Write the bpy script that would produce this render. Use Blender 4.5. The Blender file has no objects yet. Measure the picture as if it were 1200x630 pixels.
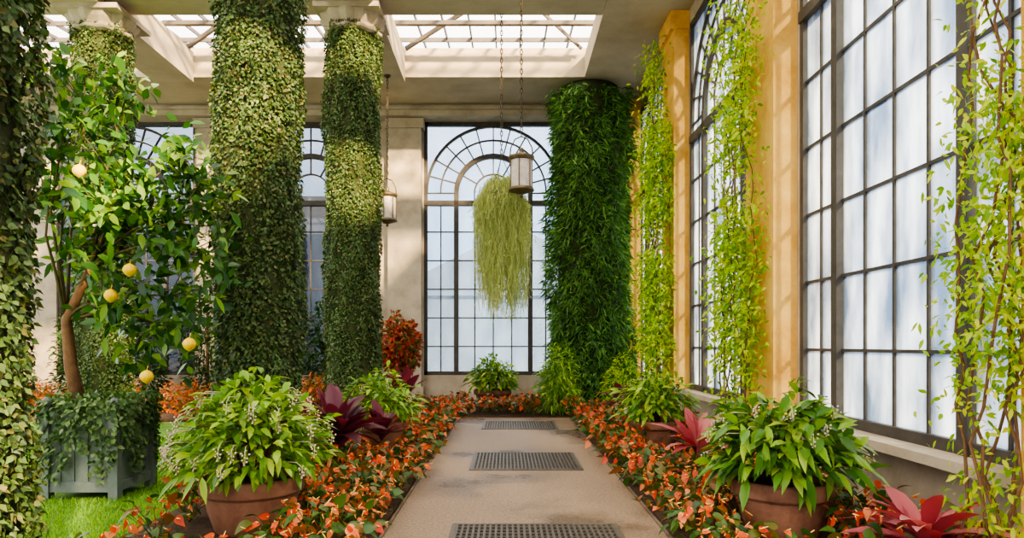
import bpy, math, random
import numpy as np
from mathutils import Vector
random.seed(5); R = np.random.default_rng(7)
SC = bpy.context.scene; C = SC.collection
F = 800.0; HZ = 403.0; CX = 594.0; H = 1.5
def at(px, py, d): return Vector(((px-CX)*d/F, d, H-(py-HZ)*d/F))

# ---------------------------------------------------------------- materials
def nt(name):
    m = bpy.data.materials.new(name); m.use_nodes = True
    t = m.node_tree; t.nodes.clear()
    return m, t, t.nodes.new('ShaderNodeOutputMaterial')
def ramp(t, cols):
    r = t.nodes.new('ShaderNodeValToRGB'); e = r.color_ramp.elements
    n = len(cols)
    while len(e) < n: e.new(0.5)
    for i, c in enumerate(cols):
        e[i].position = i/(n-1) if n > 1 else 0; e[i].color = (*c, 1)
    return r
def solid(name, cols, scale=4, rough=.8, bump=.2, metal=0, detail=6, spec=.3, bscale=None, stain=None):
    m, t, o = nt(name)
    tc = t.nodes.new('ShaderNodeTexCoord'); nz = t.nodes.new('ShaderNodeTexNoise')
    nz.inputs['Scale'].default_value = scale; nz.inputs['Detail'].default_value = detail
    nz.inputs['Roughness'].default_value = .65
    t.links.new(tc.outputs['Object'], nz.inputs['Vector'])
    mr = t.nodes.new('ShaderNodeMapRange'); mr.inputs[1].default_value = .3; mr.inputs[2].default_value = .7
    t.links.new(nz.outputs[0], mr.inputs[0])
    r = ramp(t, cols); t.links.new(mr.outputs[0], r.inputs[0])
    b = t.nodes.new('ShaderNodeBsdfPrincipled')
    b.inputs['Roughness'].default_value = rough; b.inputs['Metallic'].default_value = metal
    b.inputs['Specular IOR Level'].default_value = spec
    csock = r.outputs[0]
    if stain:                                     # damp patches: darker and shinier
        n3 = t.nodes.new('ShaderNodeTexNoise'); n3.inputs['Scale'].default_value = stain; n3.inputs['Detail'].default_value = 5
        t.links.new(tc.outputs['Object'], n3.inputs['Vector'])
        r3 = ramp(t, [(1,1,1),(1,1,1),(.50,.47,.45)]); r3.color_ramp.elements[1].position = .50; r3.color_ramp.elements[2].position = .60
        t.links.new(n3.outputs[0], r3.inputs[0])
        mm = t.nodes.new('ShaderNodeMix'); mm.data_type = 'RGBA'; mm.blend_type = 'MULTIPLY'; mm.inputs[0].default_value = 1
        t.links.new(r.outputs[0], mm.inputs[6]); t.links.new(r3.outputs[0], mm.inputs[7]); csock = mm.outputs[2]
        r4 = t.nodes.new('ShaderNodeMapRange'); r4.inputs[1].default_value = .5; r4.inputs[2].default_value = .60; r4.inputs[3].default_value = rough; r4.inputs[4].default_value = .22
        t.links.new(n3.outputs[0], r4.inputs[0]); t.links.new(r4.outputs[0], b.inputs['Roughness'])
    t.links.new(csock, b.inputs['Base Color'])
    if bump:
        n2 = t.nodes.new('ShaderNodeTexNoise'); n2.inputs['Scale'].default_value = bscale or scale*8; n2.inputs['Detail'].default_value = 4
        t.links.new(tc.outputs['Object'], n2.inputs['Vector'])
        bp = t.nodes.new('ShaderNodeBump'); bp.inputs['Strength'].default_value = bump; bp.inputs['Distance'].default_value = .02
        t.links.new(n2.outputs[0], bp.inputs['Height']); t.links.new(bp.outputs[0], b.inputs['Normal'])
    t.links.new(b.outputs[0], o.inputs[0])
    return m
def leafm(name, cols, trans=.3, rough=.45, tcol=None, emit=0):
    m, t, o = nt(name)
    g = t.nodes.new('ShaderNodeNewGeometry'); oi = t.nodes.new('ShaderNodeObjectInfo')
    ad = t.nodes.new('ShaderNodeMath'); ad.operation = 'ADD'
    fr = t.nodes.new('ShaderNodeMath'); fr.operation = 'FRACT'
    t.links.new(g.outputs['Random Per Island'], ad.inputs[0]); t.links.new(oi.outputs['Random'], ad.inputs[1])
    t.links.new(ad.outputs[0], fr.inputs[0])
    r = ramp(t, cols); t.links.new(fr.outputs[0], r.inputs[0])
    b = t.nodes.new('ShaderNodeBsdfPrincipled'); b.inputs['Roughness'].default_value = rough
    b.inputs['Specular IOR Level'].default_value = .3
    t.links.new(r.outputs[0], b.inputs['Base Color'])
    tr = t.nodes.new('ShaderNodeBsdfTranslucent')
    mm = t.nodes.new('ShaderNodeMix'); mm.data_type = 'RGBA'; mm.blend_type = 'MULTIPLY'; mm.inputs[0].default_value = 1
    t.links.new(r.outputs[0], mm.inputs[6]); mm.inputs[7].default_value = (*(tcol or (1.6, 1.6, .7)), 1)
    t.links.new(mm.outputs[2], tr.inputs['Color'])
    mx = t.nodes.new('ShaderNodeMixShader'); mx.inputs[0].default_value = trans
    t.links.new(b.outputs[0], mx.inputs[1]); t.links.new(tr.outputs[0], mx.inputs[2]); t.links.new(mx.outputs[0], o.inputs[0])
    return m
def glassm(name, frost, tint, rough=.1, c0=(.10,.15,.24), c1=(.70,.76,.85), scale=1.1):
    m, t, o = nt(name)
    tp = t.nodes.new('ShaderNodeBsdfTransparent'); tp.inputs[0].default_value = (*tint, 1)
    tl = t.nodes.new('ShaderNodeBsdfTranslucent')
    tc = t.nodes.new('ShaderNodeTexCoord'); nz = t.nodes.new('ShaderNodeTexNoise'); nz.inputs['Scale'].default_value = scale; nz.inputs['Detail'].default_value = 5
    mp = t.nodes.new('ShaderNodeMapping'); mp.inputs['Scale'].default_value = (2.2, 2.2, .7)
    t.links.new(tc.outputs['Object'], mp.inputs[0]); t.links.new(mp.outputs[0], nz.inputs['Vector'])
    mr = t.nodes.new('ShaderNodeMapRange'); mr.inputs[1].default_value = .38; mr.inputs[2].default_value = .62
    t.links.new(nz.outputs[0], mr.inputs[0])
    r = ramp(t, [c0, c1]); t.links.new(mr.outputs[0], r.inputs[0]); t.links.new(r.outputs[0], tl.inputs[0])
    gl = t.nodes.new('ShaderNodeBsdfGlossy'); gl.inputs['Roughness'].default_value = rough
    m1 = t.nodes.new('ShaderNodeMixShader'); m1.inputs[0].default_value = frost
    m2 = t.nodes.new('ShaderNodeMixShader'); m2.inputs[0].default_value = .05
    t.links.new(tp.outputs[0], m1.inputs[1]); t.links.new(tl.outputs[0], m1.inputs[2])
    t.links.new(m1.outputs[0], m2.inputs[1]); t.links.new(gl.outputs[0], m2.inputs[2]); t.links.new(m2.outputs[0], o.inputs[0])
    return m
M = {}
M['stone'] = solid('limestone', [(.30, .235, .165), (.44, .355, .25), (.53, .43, .32)], 1.5, .85, .25)
M['plaster'] = solid('ceiling_plaster', [(.38, .30, .205), (.53, .43, .30)], 1, .9, .1)
M['suntinted'] = solid('pier_stone_sunglow', [(.60, .29, .05), (.78, .42, .09), (.86, .52, .14)], 2.2, .85, .35)  # orange glow of the sun put into the pier stone colour
M['frame'] = solid('window_metal', [(.045, .038, .032), (.085, .072, .06)], 6, .55, 0)
M['glass'] = glassm('frosted_glass', .52, (.66, .73, .82))
M['clear'] = glassm('clear_glass', .22, (.74, .82, .91), .03, c0=(.3,.4,.55), c1=(.7,.78,.9))
M['darkglass'] = glassm('dark_glass', .05, (.50, .54, .60), .03)
M['roofglass'] = glassm('roof_glass', .15, (1, 1, 1), c0=(.8,.8,.8), c1=(1,1,1))
M['path'] = solid('path_aggregate', [(.13, .082, .048), (.255, .17, .105), (.37, .265, .175)], 38, .5, .5, detail=8, spec=.35, bscale=110, stain=.5)
M['edge'] = solid('edging_stone', [(.12, .08, .05), (.20, .14, .09)], 8, .9, .3)
M['soil'] = solid('soil', [(.035, .018, .009), (.085, .046, .023)], 12, .95, .8)
M['lawn'] = solid('lawn_base', [(.06, .13, .015), (.12, .23, .025)], 3, .95, .5)
M['grass'] = leafm('grass_blade', [(.10, .21, .018), (.17, .33, .03), (.25, .42, .045)], .35)
M['core'] = solid('ivy_shaft', [(.022, .03, .008), (.05, .06, .018)], 8, .95, .5)
M['ivy'] = leafm('ivy_leaf', [(.025, .048, .015), (.050, .092, .023), (.075, .132, .032), (.11, .175, .045), (.17, .14, .05)], .15, .45, (1.3,1.4,.9))
M['paleivy'] = leafm('pale_ivy_leaf', [(.03, .07, .015), (.06, .12, .03), (.11, .18, .05), (.19, .25, .09)], .2, .45, (1.4,1.5,.8))
M['fern'] = leafm('fern_leaf', [(.018, .065, .013), (.05, .14, .02), (.095, .215, .03), (.17, .31, .05)], .2, .5)
M['vine'] = leafm('vine_leaf', [(.12, .27, .012), (.24, .40, .018), (.40, .52, .025), (.58, .60, .04)], .55, .45, (1.5,1.55,.6))
M['vinestem'] = solid('vine_stem', [(.10, .05, .025), (.18, .10, .045)], 20, .9, .3)
M['bark'] = solid('bark', [(.11, .055, .025), (.21, .105, .045)], 12, .85, .5)
M['twig'] = solid('twig', [(.05, .045, .018), (.10, .07, .025)], 12, .85, .3)
M['citrus'] = leafm('citrus_leaf', [(.010, .042, .008), (.03, .095, .013), (.065, .165, .02), (.19, .30, .035)], .3, .28)
M['lemon'] = solid('lemon_skin', [(.76, .46, .003), (.86, .56, .008)], 20, .45, .2)
M['terracotta'] = solid('terracotta', [(.14, .055, .030), (.225, .095, .052), (.29, .135, .078)], 5, .75, .2)
M['med'] = leafm('glossy_leaf', [(.05, .125, .008), (.11, .23, .014), (.21, .35, .024), (.36, .46, .05)], .28, .3)
M['deep'] = leafm('deep_leaf', [(.025, .08, .008), (.07, .17, .014), (.16, .29, .022), (.30, .41, .04)], .28, .28)
M['bud'] = solid('pale_bud', [(.50, .38, .24), (.62, .50, .34)], 30, .5, 0)
M['burg'] = leafm('burgundy_leaf', [(.055, .011, .02), (.12, .022, .037), (.21, .045, .065)], .22, .35, (1.6, .8, .9))
M['pink'] = leafm('pink_leaf', [(.25, .035, .05), (.42, .09, .10), (.56, .20, .18)], .3, .4, (1.5, .8, .8))
M['anthleaf'] = leafm('anthurium_leaf', [(.018, .045, .009), (.035, .085, .013), (.06, .115, .016), (.13, .08, .014), (.28,.075,.018)], .22, .35)
M['spathe'] = leafm('spathe', [(.42, .03, .009), (.62, .075, .018), (.74, .145, .038), (.82, .29, .11)], .3, .35, (1.3, .8, .6))
M['spadix'] = solid('spadix', [(.70, .4, .08), (.8, .55, .18)], 30, .5, 0)
M['redfol'] = leafm('red_foliage', [(.20, .015, .01), (.42, .035, .014), (.50, .10, .03), (.10, .14, .02), (.06, .11, .015), (.30,.03,.02)], .25)
M['orangefol'] = leafm('orange_foliage', [(.40, .07, .012), (.54, .14, .02), (.30, .10, .02), (.12, .16, .02)], .25)
M['shrub'] = leafm('shrub_leaf', [(.012, .035, .008), (.03, .075, .012), (.06, .12, .02)], .2, .45)
M['trail'] = leafm('trailing_stem', [(.29, .33, .11), (.45, .48, .17), (.62, .63, .27)], .42, .6, (1.25,1.3,.85))
M['metal'] = solid('dark_bronze', [(.06, .045, .03), (.12, .09, .06)], 15, .45, 0, .7)
M['brass'] = solid('aged_brass', [(.10, .07, .04), (.19, .135, .075)], 15, .5, 0, .6)
M['grate'] = solid('steel_grate', [(.10, .08, .062), (.17, .14, .11)], 20, .5, 0, .6)
M['pit_shade'] = solid('pit_shade_black', [(.012, .011, .01), (.02, .018, .016)], 5, .9, 0)
M['shade'] = solid('lantern_glass', [(.50, .40, .33), (.78, .68, .58)], 9, .35, .1)
M['box'] = solid('painted_wood', [(.10, .115, .095), (.165, .185, .155)], 6, .6, .15)
M['ground_haze'] = solid('outside_ground', [(.15, .18, .21), (.24, .27, .31)], .3, .95, 0)  # bluish grey close to the sky, distant haze put into the ground colour
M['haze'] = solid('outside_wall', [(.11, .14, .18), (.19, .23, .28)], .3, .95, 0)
M['brick'] = solid('outside_masonry', [(.05, .036, .026), (.10, .072, .05)], 1, .9, 0)
M['white'] = solid('roof_steel', [(.08, .065, .05), (.14, .115, .09)], 3, .5, 0)

# ---------------------------------------------------------------- mesh helpers
def link(name, me, mat, parent=None):
    o = bpy.data.objects.new(name, me); C.objects.link(o)
    if mat: me.materials.append(M[mat])
    if parent: o.parent = parent
    return o
class MB:
    def __init__(s): s.v = []; s.f = []
    def box(s, x0, x1, y0, y1, z0, z1):
        b = len(s.v)
        s.v += [(x0,y0,z0),(x1,y0,z0),(x1,y1,z0),(x0,y1,z0),(x0,y0,z1),(x1,y0,z1),(x1,y1,z1),(x0,y1,z1)]
        s.f += [tuple(b+i for i in q) for q in ((0,3,2,1),(4,5,6,7),(0,1,5,4),(1,2,6,5),(2,3,7,6),(3,0,4,7))]
        return s
    def bar(s, p, q, w, d, up=(0,1,0)):
        p = Vector(p); q = Vector(q); t = (q-p).normalized(); u = Vector(up)
        a = t.cross(u)
        if a.length < 1e-4: a = t.cross(Vector((1,0,0)))
        a.normalize(); c = a.cross(t).normalized()
        b = len(s.v)
        for e in (p, q):
            for i, j in ((-1,-1),(1,-1),(1,1),(-1,1)): s.v.append(tuple(e+a*(i*w/2)+c*(j*d/2)))
        s.f += [tuple(b+i for i in k) for k in ((0,1,2,3),(7,6,5,4),(0,4,5,1),(1,5,6,2),(2,6,7,3),(3,7,4,0))]
        return s
    def tube(s, pts, rad, n=6):
        pts = [Vector(p) for p in pts]; b = len(s.v); k = len(pts)
        if not hasattr(rad, '__len__'): rad = [rad]*k
        for i, p in enumerate(pts):
            t = (pts[min(i+1,k-1)]-pts[max(i-1,0)]).normalized()
            a = t.cross(Vector((.13,.97,.2)))
            if a.length < 1e-3: a = t.cross(Vector((1,0,0)))
            a.normalize(); c = t.cross(a)
            for j in range(n):
                th = 2*math.pi*j/n; s.v.append(tuple(p+(a*math.cos(th)+c*math.sin(th))*rad[i]))
        for i in range(k-1):
            for j in range(n):
                s.f.append((b+i*n+j, b+i*n+(j+1)%n, b+(i+1)*n+(j+1)%n, b+(i+1)*n+j))
        s.f.append(tuple(b+j for j in reversed(range(n)))); s.f.append(tuple(b+(k-1)*n+j for j in range(n)))
        return s
    def lathe(s, prof, n=32, c=(0,0,0), flute=0, nf=0):
        b = len(s.v); k = len(prof)
        for r, z in prof:
            for j in range(n):
                th = 2*math.pi*j/n; rr = r*(1+flute*math.cos(nf*th))
                s.v.append((c[0]+rr*math.cos(th), c[1]+rr*math.sin(th), c[2]+z))
        for i in range(k-1):
            for j in range(n):
                s.f.append((b+i*n+j, b+i*n+(j+1)%n, b+(i+1)*n+(j+1)%n, b+(i+1)*n+j))
        s.f.append(tuple(b+j for j in reversed(range(n)))); s.f.append(tuple(b+(k-1)*n+j for j in range(n)))
        return s
    def ball(s, c, r, sx=1, sz=1, n=8, m=5):
        prof = [(max(.02*r, r*sx*math.sin(math.pi*i/m)), -r*sz*math.cos(math.pi*i/m)) for i in range(m+1)]
        return s.lathe(prof, n, c)
    def build(s, name, mat, parent=None, smooth=False):
        me = bpy.data.meshes.new(name); me.from_pydata(s.v, [], s.f); me.update()
        if smooth:
            me.polygons.foreach_set('use_smooth', [True]*len(me.polygons))
        return link(name, me, mat, parent)
def nrm(a): return a/np.maximum(np.linalg.norm(a, axis=1, keepdims=True), 1e-6)
P_OVAL = [(0,.06),(.3,.42),(.62,.42),(1,.02)]
P_IVY = [(0,.25),(.35,.5),(1,.02)]
P_HEART = [(-.12,.30),(.1,.5),(.4,.48),(.75,.24),(1,.02)]
P_STRAP = [(0,.16),(.2,.36),(.45,.5),(.7,.42),(.88,.22),(1,.02)]
def leaves(P, D, N, L, W, prof=P_OVAL, droop=.2, fold=.25):
    n = len(P); L = np.broadcast_to(L, n).astype(float); W = np.broadcast_to(W, n).astype(float)
    D = nrm(D); N = nrm(N-(N*D).sum(1, keepdims=True)*D); S = np.cross(D, N); rows = []
    for t, w in prof:
        mid = P+D*(L*t)[:,None]; mid[:,2] -= droop*L*t*abs(t)
        e = (W*w)[:,None]
        rows.append(np.stack([mid+S*e+N*e*fold, mid, mid-S*e+N*e*fold], 1))
    V = np.stack(rows, 1); k = len(prof)
    q = np.array([[r*3+c, r*3+c+1, (r+1)*3+c+1, (r+1)*3+c] for r in range(k-1) for c in (0,1)])
    Fa = (np.arange(n)*k*3)[:,None,None]+q[None]
    return V.reshape(-1,3), Fa.reshape(-1,4)
def ribbons(pts, w):                    # pts n,k,3
    n, k, _ = pts.shape; ang = R.uniform(0, 6.28, n)
    S = np.stack([np.cos(ang), np.sin(ang), np.zeros(n)], 1)[:,None,:]*np.broadcast_to(w, n)[:,None,None]
    V = np.stack([pts-S, pts+S], 2)
    q = np.array([[r*2, r*2+1, r*2+3, r*2+2] for r in range(k-1)])
    Fa = (np.arange(n)*k*2)[:,None,None]+q[None]
    return V.reshape(-1,3), Fa.reshape(-1,4)
def npobj(name, sets, mat, parent=None, smooth=True):
    vs = []; fs = []; b = 0
    for v, f in sets: vs.append(v); fs.append(f+b); b += len(v)
    v = np.concatenate(vs).astype(np.float32); f = np.concatenate(fs).astype(np.int32)
    me = bpy.data.meshes.new(name)
    me.vertices.add(len(v)); me.vertices.foreach_set('co', v.ravel())
    me.loops.add(f.size); me.loops.foreach_set('vertex_index', f.ravel())
    me.polygons.add(len(f)); me.polygons.foreach_set('loop_start', np.arange(0, f.size, 4, dtype=np.int32))
    me.update(calc_edges=True)
    me.polygons.foreach_set('use_smooth', np.full(len(f), smooth))
    return link(name, me, mat, parent)
def rdir(n):
    return nrm(R.normal(size=(n,3)))
def tag(o, label, cat, group=None, kind=None):
    o['label'] = label; o['category'] = cat
    if group: o['group'] = group
    if kind: o['kind'] = kind
    return o
def thing(name, label, cat, loc=(0,0,0), rz=0, group=None):
    o = bpy.data.objects.new(name, None); o.empty_display_size = .1; C.objects.link(o)
    o.location = loc; o.rotation_euler = (0,0,rz)
    return tag(o, label, cat, group)
def struct(o, label, cat): return tag(o, label, cat, None, 'structure')
def copy_tree(o, parent=None):
    c = o.copy(); C.objects.link(c)
    if parent: c.parent = parent
    for ch in list(o.children): copy_tree(ch, c)
    return c

# ---------------------------------------------------------------- setting
XW = 3.36; D_END = 18.0; ZC = 7.64; BX = -2.95
struct(MB().box(-60,60,-40,90,-.5,-.3).build('ground_outside','ground_haze'), 'pale open ground seen beyond the glass', 'ground')
struct(MB().box(-14,3.85,-7,18.4,-.29,-.06).build('floor','soil'), 'dark earth floor under the beds', 'floor')
struct(MB().box(-.965,1.254,-2,13.9,-.05,0).build('path','path'), 'wide beige aggregate walkway running to the arched window', 'path')
k = MB()
k.box(-.995,-.968,-2,13.9,-.05,.008); k.box(1.257,1.285,-2,13.9,-.05,.008); k.box(-.995,1.285,13.9,13.94,-.05,.008)
struct(k.build('path_edging','edge'), 'thin brown edging along the walkway', 'edging')
struct(MB().box(BX,-1.0,2.5,13.94,-.05,.03).build('soil_bed','soil'), 'planting bed left of the walkway', 'flower bed')
struct(MB().box(1.29,3.36,2.5,13.94,-.05,.03).build('soil_bed','soil'), 'planting bed between the walkway and the tall windows', 'flower bed')
struct(MB().box(BX,3.36,13.95,17.98,-.05,.03).build('soil_bed','soil'), 'planting bed under the arched end window', 'flower bed')
struct(MB().box(-13.9,BX-.02,13.2,17.98,-.05,.03).build('soil_bed','soil'), 'planting bed beyond the lawn', 'flower bed')
struct(MB().box(-13.9,BX-.01,-2,13.18,-.05,0).build('lawn','lawn'), 'green lawn left of the ivy columns', 'lawn')
n = 46000
gx = R.uniform(-6.8,BX-.02,n); gy = R.uniform(3.6,11,n)
ok = np.ones(n,bool)
for (a,b,c) in ((-2.98,3.45,.55),(-2.95,8.1,.55)): ok &= (gx-a)**2+(gy-b)**2 > c*c
ok &= ~((np.abs(gx+4.1) < .36) & (np.abs(gy-6.9) < .36))
gx, gy = gx[ok], gy[ok]; n = len(gx)
P = np.stack([gx,gy,np.zeros(n)],1); Dg = np.stack([R.normal(0,.35,n),R.normal(0,.35,n),np.ones(n)],1)
tag(npobj('grass', [leaves(P,Dg,rdir(n),R.uniform(.035,.075,n),R.uniform(.006,.011,n),[(0,.5),(.6,.4),(1,.02)],.1,.1)], 'grass'),
    'short mown green grass blades on the lawn', 'grass', None, 'stuff')

# windows ---------------------------------------------------------
WZ0, WZ1, WT, SPR, HW = .68, 7.37, 5.23, 5.5, 1.83
def window_mesh():
    m = MB(); b = .05
    def v(u, z0, z1, w=.03, d=.05): m.bar((u,0,z0),(u,0,z1),w,d)
    def h(z, u0, u1, w=.03, d=.05): m.bar((u0,0,z),(u1,0,z),w,d)
    for s in (-1,1): v(s*(HW-.04),WZ0,WZ1,.09,.12); v(s*.98,WZ0,SPR,.12,.16); v(s*1.39,WZ0,WT)
    h(WZ0+.05,-HW,HW,.1,.12); h(WZ1-.05,-HW,HW,.1,.12); h(WT,-HW,HW,.13,.16)
    for u in (-.49,0,.49): v(u,WZ0,WT)
    for i in range(1,6): h(WZ0+(WT-WZ0)*i/6,-HW,HW)
    def arc(r, w, d=.07, n=28):
        pts = [(r*math.cos(math.pi*i/n),0,SPR+r*math.sin(math.pi*i/n)) for i in range(n+1)]
        for a, c in zip(pts, pts[1:]): m.bar(a,c,w,d)
    arc(.98,.12,.14); arc(.5,.035); arc(1.4,.035); arc(1.77,.06,.1)
    for i in range(1,12):
        a = math.pi*i/12; ca, sa = math.cos(a), math.sin(a)
        m.bar((.98*ca,0,SPR+.98*sa),(1.77*ca,0,SPR+1.77*sa),.03,.06)
        if i % 2 == 0: m.bar((.5*ca,0,SPR+.5*sa),(.98*ca,0,SPR+.98*sa),.03,.06)
    for s in (-1,1): v(s*.5,WT,SPR)
    h(SPR,-HW,-.98); h(SPR,.98,HW)
    return m
fr_me = window_mesh().build('window_1','frame')
def make_window(i, loc, rz, label, glass):
    o = fr_me if i == 1 else bpy.data.objects.new('window_%d' % i, fr_me.data)
    if i != 1: C.objects.link(o)
    o.location = loc; o.rotation_euler = (0,0,rz); struct(o, label, 'window')
    p = MB().box(-HW,HW,-.006,.006,WZ0,WZ1).build('pane', glass, o)
make_window(1, (-.36,18.12,0), 0, 'arched end window closing the walkway', 'clear')
make_window(2, (-5.2,18.12,0), 0, 'dark arched window in the end wall between two ivy columns', 'darkglass')
make_window(3, (-10.05,18.12,0), 0, 'dark arched window at the far left of the end wall', 'darkglass')
WY = [6.0, 10.7, 15.4, 1.3, -3.4]
wl = ['largest frosted side window nearest the camera', 'second frosted side window between two vine piers', 'farthest side window behind the end vine',
      'side window just outside the right edge', 'side window behind the viewpoint']
for i, y in enumerate(WY): make_window(4+i, (XW+.06,y,0), -math.pi/2, wl[i], 'glass')
# walls
def wall_with(ops, a0, a1, place, name, lab):
    m = MB(); place(m, a0, a1, -.3, WZ0); place(m, a0, a1, WZ1, 9.3)
    e = a0
    for c in sorted(ops):
        place(m, e, c-HW, WZ0, WZ1); e = c+HW
    place(m, e, a1, WZ0, WZ1)
    return struct(m.build(name,'stone'), lab, 'wall')
wall_with([-.36,-5.2,-10.05], -14, XW, lambda m,a,b,z0,z1: m.box(a,b,18,18.4,z0,z1), 'wall_back', 'pale stone end wall with arched windows')
wall_with(WY, -7, 18.4, lambda m,a,b,z0,z1: m.box(XW,XW+.45,a,b,z0,z1), 'wall_right', 'stone side wall holding the tall frosted windows')
ti = 1
def trim(m, mat, lab, cat):
    global ti
    o = struct(m.build('trim_%d' % ti, mat), lab, cat); ti += 1; return o
PY = [-1.05, 3.65, 8.35, 13.05, 17.6]
pl = ['pier behind the viewpoint', 'stone pier carrying the nearest vine', 'glowing ochre pier with a bright vine beside the near window', 'stone pier with a bright vine before the end bay', 'stone pier in the far right corner']
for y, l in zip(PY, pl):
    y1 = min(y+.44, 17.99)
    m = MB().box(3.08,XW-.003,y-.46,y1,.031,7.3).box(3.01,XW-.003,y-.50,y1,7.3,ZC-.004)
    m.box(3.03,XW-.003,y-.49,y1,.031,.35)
    trim(m, 'suntinted', l, 'pier')
for y, l in zip(WY[:4], ['near', 'second', 'third', 'foremost']):
    trim(MB().box(3.12,XW-.005,y-1.81,y+1.81,.6,.68), 'stone', l+' stone window sill along the side wall', 'window sill')
for x, l in ((-2.66,'left of the end window'), (-7.63,'between the two dark windows')):
    trim(MB().box(x-.43,x+.43,17.72,17.99,.031,7.1).box(x-.5,x+.5,17.66,17.99,7.1,7.35).box(x-.5,x+.5,17.66,17.99,.031,.4), 'stone', 'flat stone pilaster '+l, 'pilaster')
trim(MB().box(1.55,3.3,17.8,17.99,.031,7.3), 'stone', 'flat stone pilaster behind the tall dark green pillar', 'pilaster')
trim(MB().box(-14,XW-.005,17.5,17.99,7.37,7.637).box(-14,XW-.005,17.4,17.99,7.5,7.56), 'stone', 'stone cornice above the end windows', 'cornice')
# ceiling
m = MB()
m.box(-14,XW+.45,15.7,18.4,ZC,8.14); m.box(1.79,XW+.45,-7,15.7,ZC,8.14)
struct(m.build('ceiling','plaster'), 'cream plaster ceiling band around the skylights', 'ceiling')
trim(MB().box(-3.2,-2.34,0,15.69,ZC-.12,8.2), 'plaster', 'long ceiling beam over the near row of ivy columns', 'beam')
trim(MB().box(-8.1,-7.2,0,15.69,ZC-.12,8.2), 'plaster', 'long ceiling beam over the far row of columns', 'beam')
for (a,b,l) in ((11.8,12.75,'cross beam from which the lantern hangs'), (7.5,8.6,'cross beam over the second ivy column'), (3.0,4.0,'cross beam over the nearest ivy column')):
    mm = MB()
    for x0,x1 in ((-14,-8.11),(-7.19,-3.21),(-2.33,1.78)): mm.box(x0,x1,a,b,ZC,8.2).box(x0,x1,a-.05,b+.05,8.0,8.12)
    trim(mm, 'plaster', l, 'beam')
m = MB()
def RZ(y): return 9.3+.10*(y-8)          # roof pitch rises to the back
for x in np.arange(-14,3.7,.72): m.bar((x,-2,RZ(-2)),(x,24,RZ(24)),.045,.10,(0,0,1))
for y in np.arange(-2,24.1,1.3): m.bar((-14,y,RZ(y)-.06),(3.7,y,RZ(y)-.06),.06,.12,(0,0,1))
for x0 in (-12.5,-5.3,-.3):
    m.bar((x0-2.0,15.5,8.2),(x0+1.2,14.5,9.7),.08,.08); m.bar((x0+2.0,15.5,8.2),(x0-.2,14.5,9.7),.06,.06)
    m.bar((x0-2.0,13.2,8.2),(x0+.6,15.0,9.8),.05,.05)
    m.bar((x0-2.2,14.9,8.5),(x0+2.2,14.9,8.5),.09,.11); m.bar((x0-2.2,13.7,8.6),(x0+2.2,13.7,8.6),.05,.07)
sk = struct(m.build('skylight_frame','white'), 'glazed roof framework above the ceiling openings', 'skylight')
g = MB(); g.v += [(-14,-2,RZ(-2)+.09),(3.7,-2,RZ(-2)+.09),(3.7,24,RZ(24)+.09),(-14,24,RZ(24)+.09)]; g.f.append((0,1,2,3)); g.build('pane','roofglass',sk)
# neighbouring building outside
nb = thing('neighbouring_building', 'dim brown masonry building outside the dark left windows', 'building', (-9.5,21.5,-.3))
MB().box(-8,5.2,0,5,0,5.2).build('wall','brick',nb)
rf = MB(); rf.v += [(-8.4,-.4,5.2),(5.6,-.4,5.2),(5.6,5.4,5.2),(-8.4,5.4,5.2),(-8.4,2.5,7.0),(5.6,2.5,7.0)]
rf.f += [(0,1,5,4),(2,3,4,5),(0,4,3),(1,2,5),(0,3,2,1)]; rf.build('roof','metal',nb)
for x in (-5.4,-2.6,.2,3.0):
    w = MB().box(x-.6,x+.6,-.06,-.002,1.2,3.8).build('window','frame',nb)
gh = thing('neighbouring_greenhouse', 'hazy pitched-roof greenhouse outside the end window', 'building', (-1.0,34,-.3))
MB().box(-5,8,0,8,0,4.2).build('wall','haze',gh)
rf = MB(); rf.v += [(-5.3,-.3,4.2),(8.3,-.3,4.2),(8.3,8.3,4.2),(-5.3,8.3,4.2),(1.5,-.3,7.6),(1.5,8.3,7.6)]
rf.f += [(0,1,4),(2,3,5),(0,4,5,3),(1,2,5,4),(0,3,2,1)]; rf.build('roof','haze',gh)

# ---------------------------------------------------------------- ivy columns
n = 50000
th = R.uniform(0,2*math.pi,n); z = R.uniform(.05,7.27,n)
rr = .465+.035*np.sin(3*th+2*z)+.03*np.sin(7*th-3.1*z)+.016*np.sin(11*th+9*z)+R.uniform(-.035,.03,n)
out = np.stack([np.cos(th),np.sin(th),np.zeros(n)],1)
P = out*rr[:,None]; P[:,2] = z
Dv = out*R.uniform(.1,.6,n)[:,None]+np.stack([R.normal(0,.5,n),R.normal(0,.5,n),-np.ones(n)*R.uniform(.1,1.0,n)],1)
Nv = out+R.normal(0,.45,(n,3))
ivset = leaves(P,Dv,Nv,R.uniform(.026,.050,n),R.uniform(.022,.042,n),P_IVY,.1,.2)
col = thing('ivy_column', 'nearest ivy-clad column at the left edge, dark and cropped', 'column', (-2.98,3.45,0), 0, 'ivy-covered columns')
MB().lathe([(.50,.0),(.50,.15),(.45,.25),(.43,.4),(.415,7.2)],32).build('shaft','core',col,True)
cp = MB().lathe([(.44,7.12),(.50,7.15),(.52,7.18),(.50,7.20),(.46,7.22),(.47,7.26),(.54,7.34),(.57,7.39),(.58,7.43)],48,(0,0,0),.05,12); cp.box(-.58,.58,-.58,.58,7.43,7.519)
cp.build('capital','stone',col)
npobj('ivy',[ivset],'ivy',col)
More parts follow.
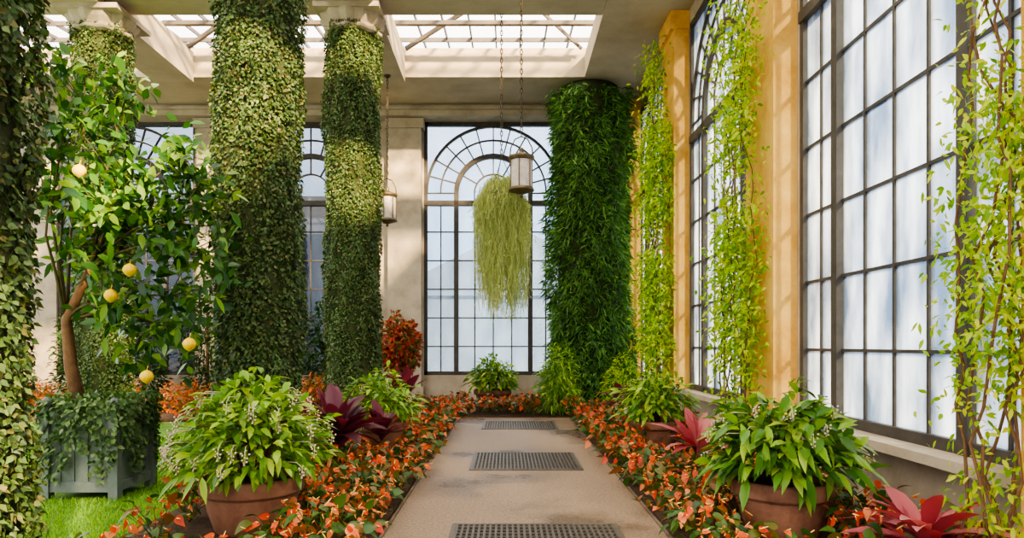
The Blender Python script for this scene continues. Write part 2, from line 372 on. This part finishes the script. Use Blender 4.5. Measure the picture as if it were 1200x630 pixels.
for (x,y,rz,l) in ((-2.95,8.1,1.1,'thick ivy-clad column behind the near left pot, widest in full view'), (-2.83,12.55,2.5,'slimmer ivy-clad column with stone capital beside the far lantern'), (-7.45,12.6,4,'distant ivy-clad column with capital behind the lemon tree')):
    c = copy_tree(col); c.location = (x,y,0); c.rotation_euler.z = 0; c['label'] = l
    for ch in c.children:
        if ch.name.startswith('ivy'): ch.rotation_euler.z = rz
# tall dark green pillar
pc = thing('foliage_pillar', 'tall dense dark green fern-clad pillar right of the end window', 'green pillar', (1.98,16.45,.03))
MB().lathe([(.7,0),(.74,.5),(.74,7.4),(.7,7.58)],24).build('core','core',pc,True)
n = 28000
th = R.uniform(0,2*math.pi,n); z = 7.45*R.uniform(.01,1,n)**1.1
rr = .79+.10*np.sin(3*th+1.3*z)+.08*np.sin(5*th-2.7*z)+.06*np.sin(9*th+6*z)+R.uniform(-.06,.12,n)+.28*np.exp(-z/.7)
out = np.stack([np.cos(th),np.sin(th),np.zeros(n)],1); P = out*rr[:,None]; P[:,2] = z
Dv = out*R.uniform(.2,.9,n)[:,None]+np.stack([R.normal(0,.6,n),R.normal(0,.6,n),R.uniform(-1.0,.5,n)],1)
npobj('foliage',[leaves(P,Dv,out+R.normal(0,.5,(n,3)),R.uniform(.10,.24,n),R.uniform(.022,.045,n),P_OVAL,.35,.3)],'fern',pc)

# ---------------------------------------------------------------- climbing vines
def vine(label, xr, yr, z0, z1, ns, nl, L, spread, mat='vine', sr=.013, gap=-.4):
    cx, cy = sum(xr)/2, sum(yr)/2
    t = thing('climbing_vine', label, 'vine', (cx,cy,.03), 0, 'climbing vines on the window piers')
    st = MB(); pts_all = []
    for i in range(ns):
        x = random.uniform(*xr); y = random.uniform(*yr); zt = random.uniform(z0+(z1-z0)*.55,z1) if i > 1 else z1; pts = []
        zz = 0
        while zz < zt:
            pts.append((x-cx,y-cy,zz)); zz += .22
            x = min(max(x+random.uniform(-.09,.09),xr[0]),xr[1]); y = min(max(y+random.uniform(-.09,.09),yr[0]),yr[1])
        st.tube(pts,[sr*(1-.6*j/len(pts)) for j in range(len(pts))],5); pts_all += [p for p in pts if p[2] > z0]
    st.build('stem','vinestem',t,True)
    A = np.array(pts_all); P = A[R.integers(0,len(A),nl)]+R.normal(0,1,(nl,3))*np.array([spread,spread,.12])
    P[:,0] = np.minimum(P[:,0], 3.03-cx)
    wob = np.sin(P[:,2]*2.3+cx)+.6*np.sin(P[:,2]*5.1); P = P[wob+R.uniform(-1,2,nl) > gap]; k = len(P)
    Dv = np.stack([R.normal(-.25,.6,k),R.normal(-.2,.6,k),R.uniform(-1.1,.35,k)],1)
    npobj('foliage',[leaves(P,Dv,rdir(k)+np.array([-.5,-.6,.4]),R.uniform(.7,1.2,k)*L,R.uniform(.36,.55,k)*L,P_OVAL,.25,.25)],mat,t)
vine('sparse sunlit yellow-green vine nearest the camera at the right edge', (2.76,3.02), (3.75,4.2), .30, 7.2, 6, 8500, .058, .08, 'vine', .011, .15)
vine('bright yellow-green vine hanging on the glowing ochre pier', (2.70,3.03), (8.0,8.7), .5, 7.3, 8, 8500, .076, .11, 'vine', .011, -.1)
vine('dense lime vine beside the tall dark green pillar', (2.72,3.03), (12.4,13.3), .4, 7.1, 10, 10000, .09, .13, 'vine', .012, -.4)

# ---------------------------------------------------------------- pots and bushes
def pot(t, r, h):
    MB().lathe([(r*.70,0),(r*.76,h*.06),(r*.90,h*.42),(r*.95,h*.66),(r*.96,h*.70),(r*1.05,h*.72),(r*1.07,h*.76),(r*1.07,h*.95),(r*1.03,h),(r*.93,h),(r*.90,h*.86)],40).build('pot','terracotta',t,True)
    MB().lathe([(r*.89,h*.82),(r*.895,h*.87),(r*.3,h*.9)],24).build('soil','soil',t)
def dome(n, rx, z0, z1, shell=.45):
    d = rdir(n); d[:,2] = np.abs(d[:,2])*1.1; d = nrm(d)
    rad = R.uniform(shell,1,n)**.6
    P = d*rad[:,None]*np.array([rx,rx,z1-z0]); P[:,2] += z0
    return P, d
def bush_leaves(n, rx, z0, z1, L, W, droop=.45, lift=.15, shell=.3, prof=P_OVAL):
    P, d = dome(n, rx, z0, z1, shell)
    P *= (1+.10*np.sin(P[:,0:1]*9+1)*np.sin(P[:,1:2]*8+P[:,2:3]*7))
    Dv = d*np.array([1,1,.5])+R.normal(0,.45,(n,3))+np.array([0,0,-lift])
    Nv = d*.5+np.array([0,0,.9])+R.normal(0,.35,(n,3))
    return leaves(P,Dv,Nv,R.uniform(.65,1.15,n)*L,R.uniform(.8,1.15,n)*W,prof,droop,.25)
def panicle(t, p, s):
    b = MB(); b.tube([(p[0]*.6,p[1]*.6,p[2]+.02),(p[0]*.9,p[1]*.9,p[2]+.03),p,(p[0],p[1],p[2]-.07*s)],.003,4)
    for i in range(10):
        zz = i/10; a = i*2.4; w = .005+.022*(1-zz)
        b.ball((p[0]+w*math.cos(a)*s,p[1]+w*math.sin(a)*s,p[2]+.005-zz*.08*s),random.uniform(.006,.009),1,1,6,4)
    b.build('bud_cluster','bud',t,True)
def potted(label, loc, r, h, rx, zt, nl, L, W, npan, mat='med', grp='terracotta pots of glossy green plants'):
    t = thing('potted_plant', label, 'potted plant', loc, random.uniform(0,6), grp)
    pot(t, r, h)
    st = MB()
    for i in range(14):
        a = random.uniform(0,6.28); q = random.uniform(.3,.85)
        st.tube([(.1*r*math.cos(a),.1*r*math.sin(a),h*.88),(rx*.4*q*math.cos(a),rx*.4*q*math.sin(a),(h+zt)/2),(rx*q*math.cos(a),rx*q*math.sin(a),h+(zt-h)*.8*(1.1-q*.6))],[.014,.010,.006],5)
    st.build('stem','vinestem',t,True)
    zb = h*1.18
    npobj('foliage',[bush_leaves(nl,rx*.86,zb,zt-.03,L,W,.38,.08)],mat,t)
    for i in range(npan):
        a = random.uniform(0,6.28); e = random.uniform(.0,.95)
        panicle(t,(rx*.92*math.cos(a)*math.cos(e),rx*.92*math.sin(a)*math.cos(e),zb+.04+(zt-zb-.05)*math.sin(e)),1+random.uniform(0,.4))
    return t
potted('near left terracotta pot of leafy green plant with pale bud clusters', (-2.02,5.42,.03), .37, .43, .70, 1.22, 1250, .15, .058, 56)
potted('near right terracotta pot of dark glossy plant below the large window', (2.14,5.3,.03), .355, .43, .66, 1.12, 820, .20, .075, 22, 'deep')
potted('second pot on the left, beside burgundy leaves in front of the slim column', (-1.75,9.5,.03), .33, .40, .60, 1.10, 700, .16, .06, 8)
potted('second pot on the right, small pot with green bush among coral flowers', (2.12,9.7,.03), .34, .40, .62, 1.08, 700, .16, .06, 10)
potted('small pot with rounded green bush centred under the end window', (-.34,16.2,.03), .42, .40, .68, 1.16, 800, .17, .07, 0)
# bush at foot of the green pillar
fb = thing('fern_bush', 'bright green feathery bush at the foot of the dark green pillar', 'bush', (1.08,14.4,.03))
MB().tube([(0,0,0),(.02,0,.5)],[.03,.02],6).build('stem','vinestem',fb)
npobj('foliage',[bush_leaves(1500,.50,.1,1.5,.19,.036,.5,0,.2)],'med',fb)
fb = thing('fern_bush', 'low lime bush between the dark pillar and the lime vine', 'bush', (2.42,14.35,.03))
MB().tube([(0,0,0),(.02,0,.4)],[.03,.02],6).build('stem','vinestem',fb)
npobj('foliage',[bush_leaves(1000,.45,.1,1.25,.17,.036,.5,0,.2)],'vine',fb)

# cordylines
def cordyline(label, loc, n, L, W, h, mat, up=.7):
    t = thing('cordyline', label, 'cordyline', loc, random.uniform(0,6), 'broad-leaved cordylines in the beds')
    MB().tube([(0,0,0),(.01,.01,h*.5),(0,0,h)],[.03,.025,.02],7).build('stem','vinestem',t,True)
    a = np.arange(n)*2.4+R.uniform(-.3,.3,n); e = R.uniform(.25,1.25,n)*up/.7
    Dv = np.stack([np.cos(a)*np.cos(e),np.sin(a)*np.cos(e),np.sin(e)],1)
    P = np.zeros((n,3)); P[:,2] = h*R.uniform(.5,1,n); P += Dv*.02
    npobj('leaves',[leaves(P,Dv,np.array([0,0,1.])+Dv*-.2+R.normal(0,.15,(n,3)),R.uniform(.75,1.1,n)*L,R.uniform(.8,1.15,n)*W,P_STRAP,.3,.3)],mat,t)
cordyline('large dark burgundy cordyline behind the near left pot', (-1.88,7.5,.03), 40, .76, .16, .55, 'burg', .78)
cordyline('burgundy cordyline beside the large one and the slim column', (-1.55,8.45,.03), 20, .55, .14, .42, 'burg', .8)
cordyline('farthest burgundy cordyline on the left, near the slim column foot', (-1.75,11.3,.03), 28, .74, .16, .62, 'burg', .82)
cordyline('pinkish red cordyline between the two right pots', (1.98,7.1,.03), 26, .60, .12, .42, 'pink', .8)
cordyline('coral pink cordyline cropped in the lower right corner', (2.66,4.32,.03), 32, .62, .12, .26, 'pink', .62)
cordyline('small burgundy cordyline in front of the dark green pillar', (2.0,11.9,.03), 18, .55, .13, .55, 'burg')

# red standard
rs = thing('red_standard_shrub', 'tall rounded red-leaved shrub standing before the end pilaster', 'shrub', (-2.42,15.5,.03))
MB().tube([(0,0,0),(.03,0,.5),(0,.02,1.2)],[.05,.04,.03],8).build('trunk','bark',rs,True)
n = 2800; d = rdir(n); P = d*np.array([.44,.44,.68])*(R.uniform(.2,1.1,n)**.5)[:,None]; P[:,2] += 1.42
P *= (1+.07*np.sin(P[:,0:1]*14)*np.sin(P[:,2:3]*11+1))
npobj('foliage',[leaves(P,d+R.normal(0,.9,(n,3))+np.array([0,0,-.2]),d+R.normal(0,.6,(n,3)),R.uniform(.07,.15,n),R.uniform(.035,.08,n))],'redfol',rs)
# tall dark shrubs before the dark windows
for (x,y,h,rx,l) in ((-12.6,16.8,4.6,.75,'tallest dark green shrub at the far left of the end wall'),(-10.6,16.9,3.0,.62,'tall dark green shrub in front of the far left dark window'),(-8.9,16.7,2.5,.6,'dark green shrub between the far left window and the distant column'),(-7.3,16.6,3.4,.55,'slender dark green shrub in front of the pilaster between the dark windows'),(-5.9,16.9,2.2,.55,'dark green shrub left of the widest ivy column, by the end wall'),(-4.5,16.8,2.6,.5,'dark green shrub seen in the gap between the two near ivy columns')):
    s = thing('tall_shrub', l, 'shrub', (x,y,.03), 0, 'dark shrubs along the end wall')
    MB().tube([(0,0,0),(.02,0,h*.3),(0,.02,h*.7)],[.05,.04,.02],7).build('trunk','bark',s,True)
    npobj('foliage',[bush_leaves(1700,rx,.2,h,.17,.06,.35,0,.25)],'shrub',s)
# orange shrubs beyond the lawn
P0 = None
for i in range(16):
    x = -10.4+(i%8)*1.04+random.uniform(-.05,.05); y = 13.7+(i//8)*1.2+random.uniform(-.05,.05)
    if abs(x+7.45) < .95 and y < 14.3: continue
    if P0 is None:
        P0 = thing('orange_shrub', 'low orange-leaved shrub in the bed beyond the lawn', 'shrub', (x,y,.03), 0, 'orange shrubs beyond the lawn')
        npobj('foliage',[bush_leaves(420,.38,.02,.74,.11,.05,.3,0,.2)],'orangefol',P0); o = P0
        MB().tube([(0,0,0),(0,.01,.3)],[.02,.012],5).build('stem','vinestem',P0)
    else:
        o = copy_tree(P0)
    o.location = (x,y,.03); o.rotation_euler.z = random.uniform(0,6); sc = random.uniform(.9,1.12); o.scale = (sc,sc,sc*random.uniform(.95,1.2))

# ---------------------------------------------------------------- anthuriums
def make_anth(detail):
    t = thing('anthurium', 'x', 'anthurium')
    nl = 30
    a = np.arange(nl)*2.4+R.uniform(-.4,.4,nl); rad = R.uniform(.04,.22,nl); zz = R.uniform(.06,.27,nl)
    ca = np.stack([np.cos(a),np.sin(a),np.zeros(nl)],1); P = ca*rad[:,None]; P[:,2] = zz
    Dv = ca+np.array([0,0,.1])+R.normal(0,.45,(nl,3)); Nv = np.array([0,0,1.])+ca*.3+R.normal(0,.5,(nl,3))
    s1 = leaves(P,Dv,Nv,R.uniform(.07,.115,nl),R.uniform(.045,.072,nl),P_HEART,.35,.2)
    tt = np.array([0,.5,1.])[None,:,None]
    s2 = ribbons(P[:,None,:]*np.concatenate([tt,tt,tt**.7],2), .003)
    npobj('foliage',[s1,s2],'anthleaf',t)
    nf = 16
    a = np.arange(nf)*2.4+R.uniform(-.5,.5,nf); rad = R.uniform(.02,.23,nf); zz = R.uniform(.14,.32,nf)-rad*.25
    ca = np.stack([np.cos(a),np.sin(a),np.zeros(nf)],1); P = ca*rad[:,None]; P[:,2] = zz
    Dv = ca*.8+np.array([0,-.1,-.2])+R.normal(0,.6,(nf,3)); Nv = np.array([0,-.3,.6])+ca*.4+R.normal(0,.65,(nf,3))
    L = R.uniform(.038,.076,nf); W = L*R.uniform(.7,.95,nf)
    for i in range(nf):
        s = slice(i,i+1)
        f = npobj('flower',[leaves(P[s],Dv[s],Nv[s],L[s],W[s],P_HEART,.2,.25)],'spathe',t)
        if detail:
            p = Vector(P[i]); nn = Vector(Nv[i]).normalized(); dd = Vector(Dv[i]).normalized()
            MB().tube([p+nn*.003,p+nn*.02+dd*.015,p+nn*.035+dd*.03],[.004,.004,.002],6).build('spadix','spadix',f,True)
    return t
near = [make_anth(True) for _ in range(5)]; far = [make_anth(False) for _ in range(5)]
obst = [(-2.02,5.42,.56),(2.14,5.3,.50),(-1.75,9.5,.48),(2.12,9.7,.48),(-.34,16.2,.6),(-2.95,8.1,.78),(-2.83,12.55,.82),(-2.98,3.45,.78),(1.98,16.45,1.4),(-1.88,7.5,.22),(-1.55,8.45,.2),(1.98,7.1,.2),(2.66,4.32,.2),(-2.42,15.5,.15),(1.08,14.4,.5),(2.42,14.35,.5),(2.0,11.9,.2),(-1.75,11.3,.2),
        (-1.9,4.85,.28),(-2.05,4.75,.33),(2.0,4.7,.28),(2.1,8.95,.38),(2.0,8.5,.25),(-1.6,8.9,.38),(-.34,15.5,.5)]
spots = []
def fill(xe,xf,y0,y1,s,lab,grp):        # rows start at the edge next to the walkway
    y = y0; r = 0; sg = 1 if xf > xe else -1
    while y < y1:
        x = xe+sg*(s*.42 if r%2 else 0); first = True
        while (x-xf)*sg <= 0:
            px = x+random.uniform(-.06,.06)*(0.3 if first and not r%2 else 1); py = y+random.uniform(-.06,.06); first = False
            if all((px-a)**2+(py-b)**2 > c*c for a,b,c in obst): spots.append((px,py,lab,grp))
            x += sg*s
        y += s*.82; r += 1
fill(-1.09,-2.72,4.35,13.75,.38,'coral red anthurium in the bed left of the walkway','anthuriums in the left bed')
fill(1.38,2.92,4.2,13.75,.38,'coral red anthurium in the bed below the side windows','anthuriums in the right bed')
fill(-2.2,1.3,14.2,15.7,.46,'coral red anthurium in the bed across the walkway end','anthuriums in the end bed')
used = set()
for px,py,lab,grp in spots:
    src = near if py < 7.6 else far
    k = random.randrange(len(src)); p = src[k]; key = (py < 7.6, k)
    if key in used: o = copy_tree(p)
    else: o = p; used.add(key)
    o.location = (px,py,.03); o.rotation_euler.z = random.uniform(-1.5,1.5); sc = random.uniform(.9,1.18)*(1 if py < 9 else 1.10); o.scale = (sc,sc,sc*random.uniform(.85,1.25))
    o['label'] = lab; o['group'] = grp

# ---------------------------------------------------------------- lemon tree in box
lt = thing('potted_lemon_tree', 'lemon tree with yellow fruit growing from a grey-green wooden planter box', 'lemon tree', (-4.1,6.9,0))
b = MB(); w = .33
b.box(-w,w,-w,w,.10,.80)
bx = b.build('planter_box','box',lt)
r_ = MB()
for s in (-1,1):
    r_.box(-w-.03,w+.03,s*w-.03,s*w+.03,.76,.86); r_.box(s*w-.03,s*w+.03,-w-.03,w+.03,.76,.86)
    r_.box(-w-.02,w+.02,s*w-.025,s*w+.025,.08,.18); r_.box(s*w-.025,s*w+.025,-w-.02,w+.02,.08,.18)
    for i in range(1,5):
        u = -w+i*2*w/5; r_.box(u-.010,u+.010,s*w-.012,s*w+.012,.18,.76)
r_.build('rail','box',bx)
for sx in (-1,1):
    for sy in (-1,1):
        MB().box(sx*w-.045,sx*w+.045,sy*w-.045,sy*w+.045,0,.9).ball((sx*w,sy*w,.94),.05,1,1,10,6).build('post','box',bx)
MB().box(-.30,.30,-.30,.30,.8,.83).build('soil','soil',lt)
org = Vector((-4.1,6.9,0))
cl = [(100,85,6.8),(75,150,6.6),(120,165,7.2),(150,200,6.6),(100,225,7.0),(185,225,6.8),(235,255,6.7),(150,265,7.1),(205,290,6.5),(95,290,6.7),(75,245,7.2),(240,215,7.0),(170,330,6.9),(225,345,6.8),(130,365,6.6),(200,385,7.0),(145,120,7.1),(60,205,6.6),(245,300,7.1),(165,395,7.2),(115,310,7.4),(215,180,6.9),(190,255,7.2),(70,110,7.0),(130,240,6.4)]
tr = MB(); tw = MB(); base = Vector((-.2,0,.8)); fork = at(78,375,6.85)-org; fork2 = at(105,315,6.85)-org
tr.tube([base,base.lerp(fork,.5)+Vector((-.03,0,0)),fork,fork2],[.075,.062,.05,.032],10)
tips = []
for (px,py,d) in cl:
    q = at(px,py,d)-org; s = fork if py > 300 or px < 90 else fork2
    mid = s.lerp(q,.5)+Vector((random.uniform(-.1,.1),random.uniform(-.1,.1),.12))
    tw.tube([s,s.lerp(mid,.5)+Vector((0,0,.03)),mid,q],[.02,.016,.012,.006],6); tips += [q,q,mid.lerp(q,.6)]
    for j in range(5):
        e = q+Vector((random.gauss(0,.2),random.gauss(0,.2),random.gauss(0,.18))); tw.tube([mid.lerp(q,.6),e],[.007,.003],4); tips.append(e)
tr.build('trunk','bark',lt,True); tw.build('branches','twig',lt,True)
T = np.array([list(t) for t in tips]); n = 2350
P = T[R.integers(0,len(T),n)]+R.normal(0,.105,(n,3))
Dv = R.normal(0,.8,(n,3))+np.array([.1,-.1,-.2])
npobj('foliage',[leaves(P,Dv,rdir(n)*.7+np.array([0,-.3,.7]),R.uniform(.10,.175,n),R.uniform(.06,.095,n),P_OVAL,.2,.2)],'citrus',lt)
for (px,py) in ((93,200),(152,316),(130,346),(222,403),(172,441)):
    q = at(px,py,6.35)-org
    MB().lathe([(.005,-.068),(.014,-.061),(.039,-.044),(.058,-.016),(.060,.012),(.044,.04),(.016,.057),(.005,.061)],14,q).tube([q+Vector((0,0,.058)),q+Vector((0,.02,.10))],.004,4).build('lemon','lemon',lt,True)
n = 2900
side = R.integers(0,4,n); u = R.uniform(-.38,.38,n); v = .37+R.uniform(0,.06,n)
X = np.where(side==0,u,np.where(side==1,v,np.where(side==2,-v,u))); Y = np.where(side==0,-v,np.where(side==3,v,u))
dep = (.4+.6*np.abs(np.sin(u*7+side*2)))*R.uniform(0,1,n)**1.1
P = np.stack([X,Y,.97-.78*dep],1)
top = R.uniform(0,1,n) < .25; P[top] = np.stack([R.uniform(-.42,.42,top.sum()),R.uniform(-.42,.42,top.sum()),R.uniform(.86,1.02,top.sum())],1)
o2 = nrm(np.stack([X,Y,np.full(n,.35)],1))
npobj('trailing_ivy',[leaves(P,o2*.5+R.normal(0,.4,(n,3))+np.array([0,0,-.6]),o2+R.normal(0,.3,(n,3)),R.uniform(.035,.065,n),R.uniform(.03,.055,n),P_IVY,.2,.2)],'paleivy',lt)

# ---------------------------------------------------------------- lanterns, hanging plant
def chain(m, z0, z1, x=0, y=0):
    s = .085; z = z0; i = 0
    while z < z1-.02:
        pts = []
        for j in range(11):
            a = 2*math.pi*j/10; u = .02*math.cos(a); h = .052*math.sin(a)
            pts.append((x+(u if i%2 else 0), y+(0 if i%2 else u), min(z+.045+h, z1)))
        m.tube(pts,.009,4); z += s; i += 1
def lantern(label, loc, ztop):
    t = thing('hanging_lantern', label, 'lantern', loc, 0, 'hanging cylinder lanterns')
    MB().lathe([(.18,.08),(.185,.1),(.185,.60),(.18,.62)],32).build('shade','shade',t,True)
    MB().lathe([(.015,-.07),(.035,-.045),(.02,-.02),(.05,.0),(.1,.01),(.2,.045),(.225,.05),(.225,.075),(.21,.09),(.21,.105),(.19,.11)],32).build('bottom_ring','brass',t,True)
    MB().lathe([(.19,.58),(.21,.59),(.21,.605),(.228,.62),(.228,.655),(.2,.665),(.12,.69),(.06,.72),(.035,.75),(.05,.78),(.02,.81)],32).build('top_cap','brass',t,True)
    for i in range(6):
        a = i*math.pi/3+.3; MB().box(.2*math.cos(a)-.009,.2*math.cos(a)+.009,.2*math.sin(a)-.009,.2*math.sin(a)+.009,.09,.60).build('rib','brass',t)
    h = MB(); h.tube([(-.2,0,.65),(-.19,0,.80),(-.11,0,.96),(0,0,1.01),(.11,0,.96),(.19,0,.80),(.2,0,.65)],.012,6); h.build('handle','metal',t,True)
    c = MB(); chain(c,1.0,ztop-loc[2]); c.build('chain','metal',t)
    MB().lathe([(.02,ztop-loc[2]-.07),(.07,ztop-loc[2]-.03),(.08,ztop-loc[2]-.001)],16).build('ceiling_rose','metal',t)
lantern('near cylinder lantern hanging on a chain over the walkway', (.255,12.0,4.14), ZC)
lantern('far cylinder lantern hanging beside the slim ivy column', (-2.68,15.3,4.2), ZC-.12)
hp = thing('hanging_plant', 'pale trailing plant hanging on a chain before the end window', 'hanging plant', (-.10,12.72,2.0))
zt = ZC-2.0
MB().lathe([(.04,2.0),(.2,2.03),(.3,2.2),(.32,2.3),(.3,2.31),(.28,2.2)],20).build('basket','metal',hp,True)
m = MB()
for i in range(3):
    a = i*2.094; m.tube([(.3*math.cos(a),.3*math.sin(a),2.3),(.02*math.cos(a),.02*math.sin(a),2.95)],.006,4)
chain(m,2.95,zt); m.build('chain','metal',hp)
n = 1250; a = R.uniform(0,6.28,n); ro = R.uniform(.12,.53,n)**.85; ro = np.minimum(ro,.53); zs = 2.42-.45*(ro/.53)**3+R.uniform(-.1,.08,n)
cl_ = .35*np.sin(a*4+1)+.25*np.sin(a*9); end = .10+.45*(ro/.53)**1.5*R.uniform(.3,1.1,n)+cl_*.4+1.25*(R.uniform(0,1,n)**1.6)-.2*R.uniform(0,1,n); end = np.clip(end,.0,zs-.3); rb = ro*R.uniform(.68,1.04,n)
K = 12; s = np.linspace(0,1,K)
rad = np.where(s[None]<.3, .1+(ro[:,None]-.1)*np.sin(s[None]/.3*math.pi/2), ro[:,None]+(rb-ro)[:,None]*((s[None]-.3)/.7))
zz = np.where(s[None]<.3, zs[:,None]+.16*np.sin(s[None]/.3*math.pi)*(1), zs[:,None]-(zs-end)[:,None]*((s[None]-.3)/.7))
aa = a[:,None]+np.cumsum(R.normal(0,.10,(n,K)),1)
pts = np.stack([rad*np.cos(aa)+.04*(s[None]**2),rad*np.sin(aa),zz],2)+R.normal(0,.018,(n,K,3))
s1 = ribbons(pts,R.uniform(.0025,.005,n))
k = 14000; ii = R.integers(0,n,k); jj = np.minimum((K*R.uniform(.05,1,k)**1.1).astype(int),K-1); P = pts[ii,jj]+R.normal(0,.03,(k,3))
s2 = leaves(P,R.normal(0,.8,(k,3))+np.array([0,0,-.3]),rdir(k),R.uniform(.045,.10,k),R.uniform(.008,.015,k),P_IVY,.25,.1)
npobj('foliage',[s1,s2],'trail',hp)

# ---------------------------------------------------------------- grates
for i,(y0,y1,l) in enumerate(((4.45,5.66,'nearest metal floor grate, cropped by the bottom edge'),(8.1,9.37,'middle metal floor grate in the walkway'),(12.0,13.2,'farthest metal floor grate before the walkway end'))):
    g = thing('floor_grate', l, 'floor grate', (.23,(y0+y1)/2,.001), 0, 'floor grates in the walkway')
    hw = .68; hl = (y1-y0)/2
    f = MB().box(-hw,hw,-hl,-hl+.035,0,.016).box(-hw,hw,hl-.035,hl,0,.016).box(-hw,-hw+.035,-hl+.035,hl-.035,0,.016).box(hw-.035,hw,-hl+.035,hl-.035,0,.016)
    f.build('frame','grate',g)
    MB().box(-hw+.035,hw-.035,-hl+.035,hl-.035,0,.002).build('pit_shade','pit_shade',g)  # near-black sheet on the path, painting the shade below the bars
    b = MB()
    for j in range(1,30):
        u = -hw+2*hw*j/30; b.box(u-.009,u+.009,-hl+.035,hl-.035,.002,.014)
    for j in range(1,13):
        v = -hl+2*hl*j/13; b.box(-hw+.035,hw-.035,v-.008,v+.008,.002,.0135)
    b.build('grating','grate',g)

# ---------------------------------------------------------------- light and camera
w = bpy.data.worlds.new('World'); SC.world = w; w.use_nodes = True
t = w.node_tree; bg = t.nodes['Background']
tc = t.nodes.new('ShaderNodeTexCoord'); sp = t.nodes.new('ShaderNodeSeparateXYZ'); t.links.new(tc.outputs['Generated'], sp.inputs[0])
r = ramp(t, [(.66,.80,1.0),(1.0,.96,.89)]); r.color_ramp.elements[1].position = .45; t.links.new(sp.outputs[2], r.inputs[0]); t.links.new(r.outputs[0], bg.inputs[0])
mr = t.nodes.new('ShaderNodeMapRange'); mr.inputs[1].default_value = 0; mr.inputs[2].default_value = .5; mr.inputs[3].default_value = 2.3; mr.inputs[4].default_value = 6.2
t.links.new(sp.outputs[2], mr.inputs[0]); t.links.new(mr.outputs[0], bg.inputs[1])
sl = bpy.data.lights.new('sun','SUN'); sl.energy = 34; sl.angle = math.radians(3); sl.color = (1,.76,.44)
so = bpy.data.objects.new('sun', sl); C.objects.link(so); so.location = (8,-8,12)
so.rotation_euler = Vector((-.45,.8,-.45)).to_track_quat('-Z','Y').to_euler()
cd = bpy.data.cameras.new('camera'); co = bpy.data.objects.new('camera', cd); C.objects.link(co)
co.location = (0,0,H); co.rotation_euler = (math.pi/2,0,0)
cd.lens = 24; cd.sensor_width = 36; cd.shift_x = 6/1200; cd.shift_y = 88/1200; cd.clip_end = 300
SC.camera = co
SC.view_settings.look = 'AgX - Medium High Contrast'
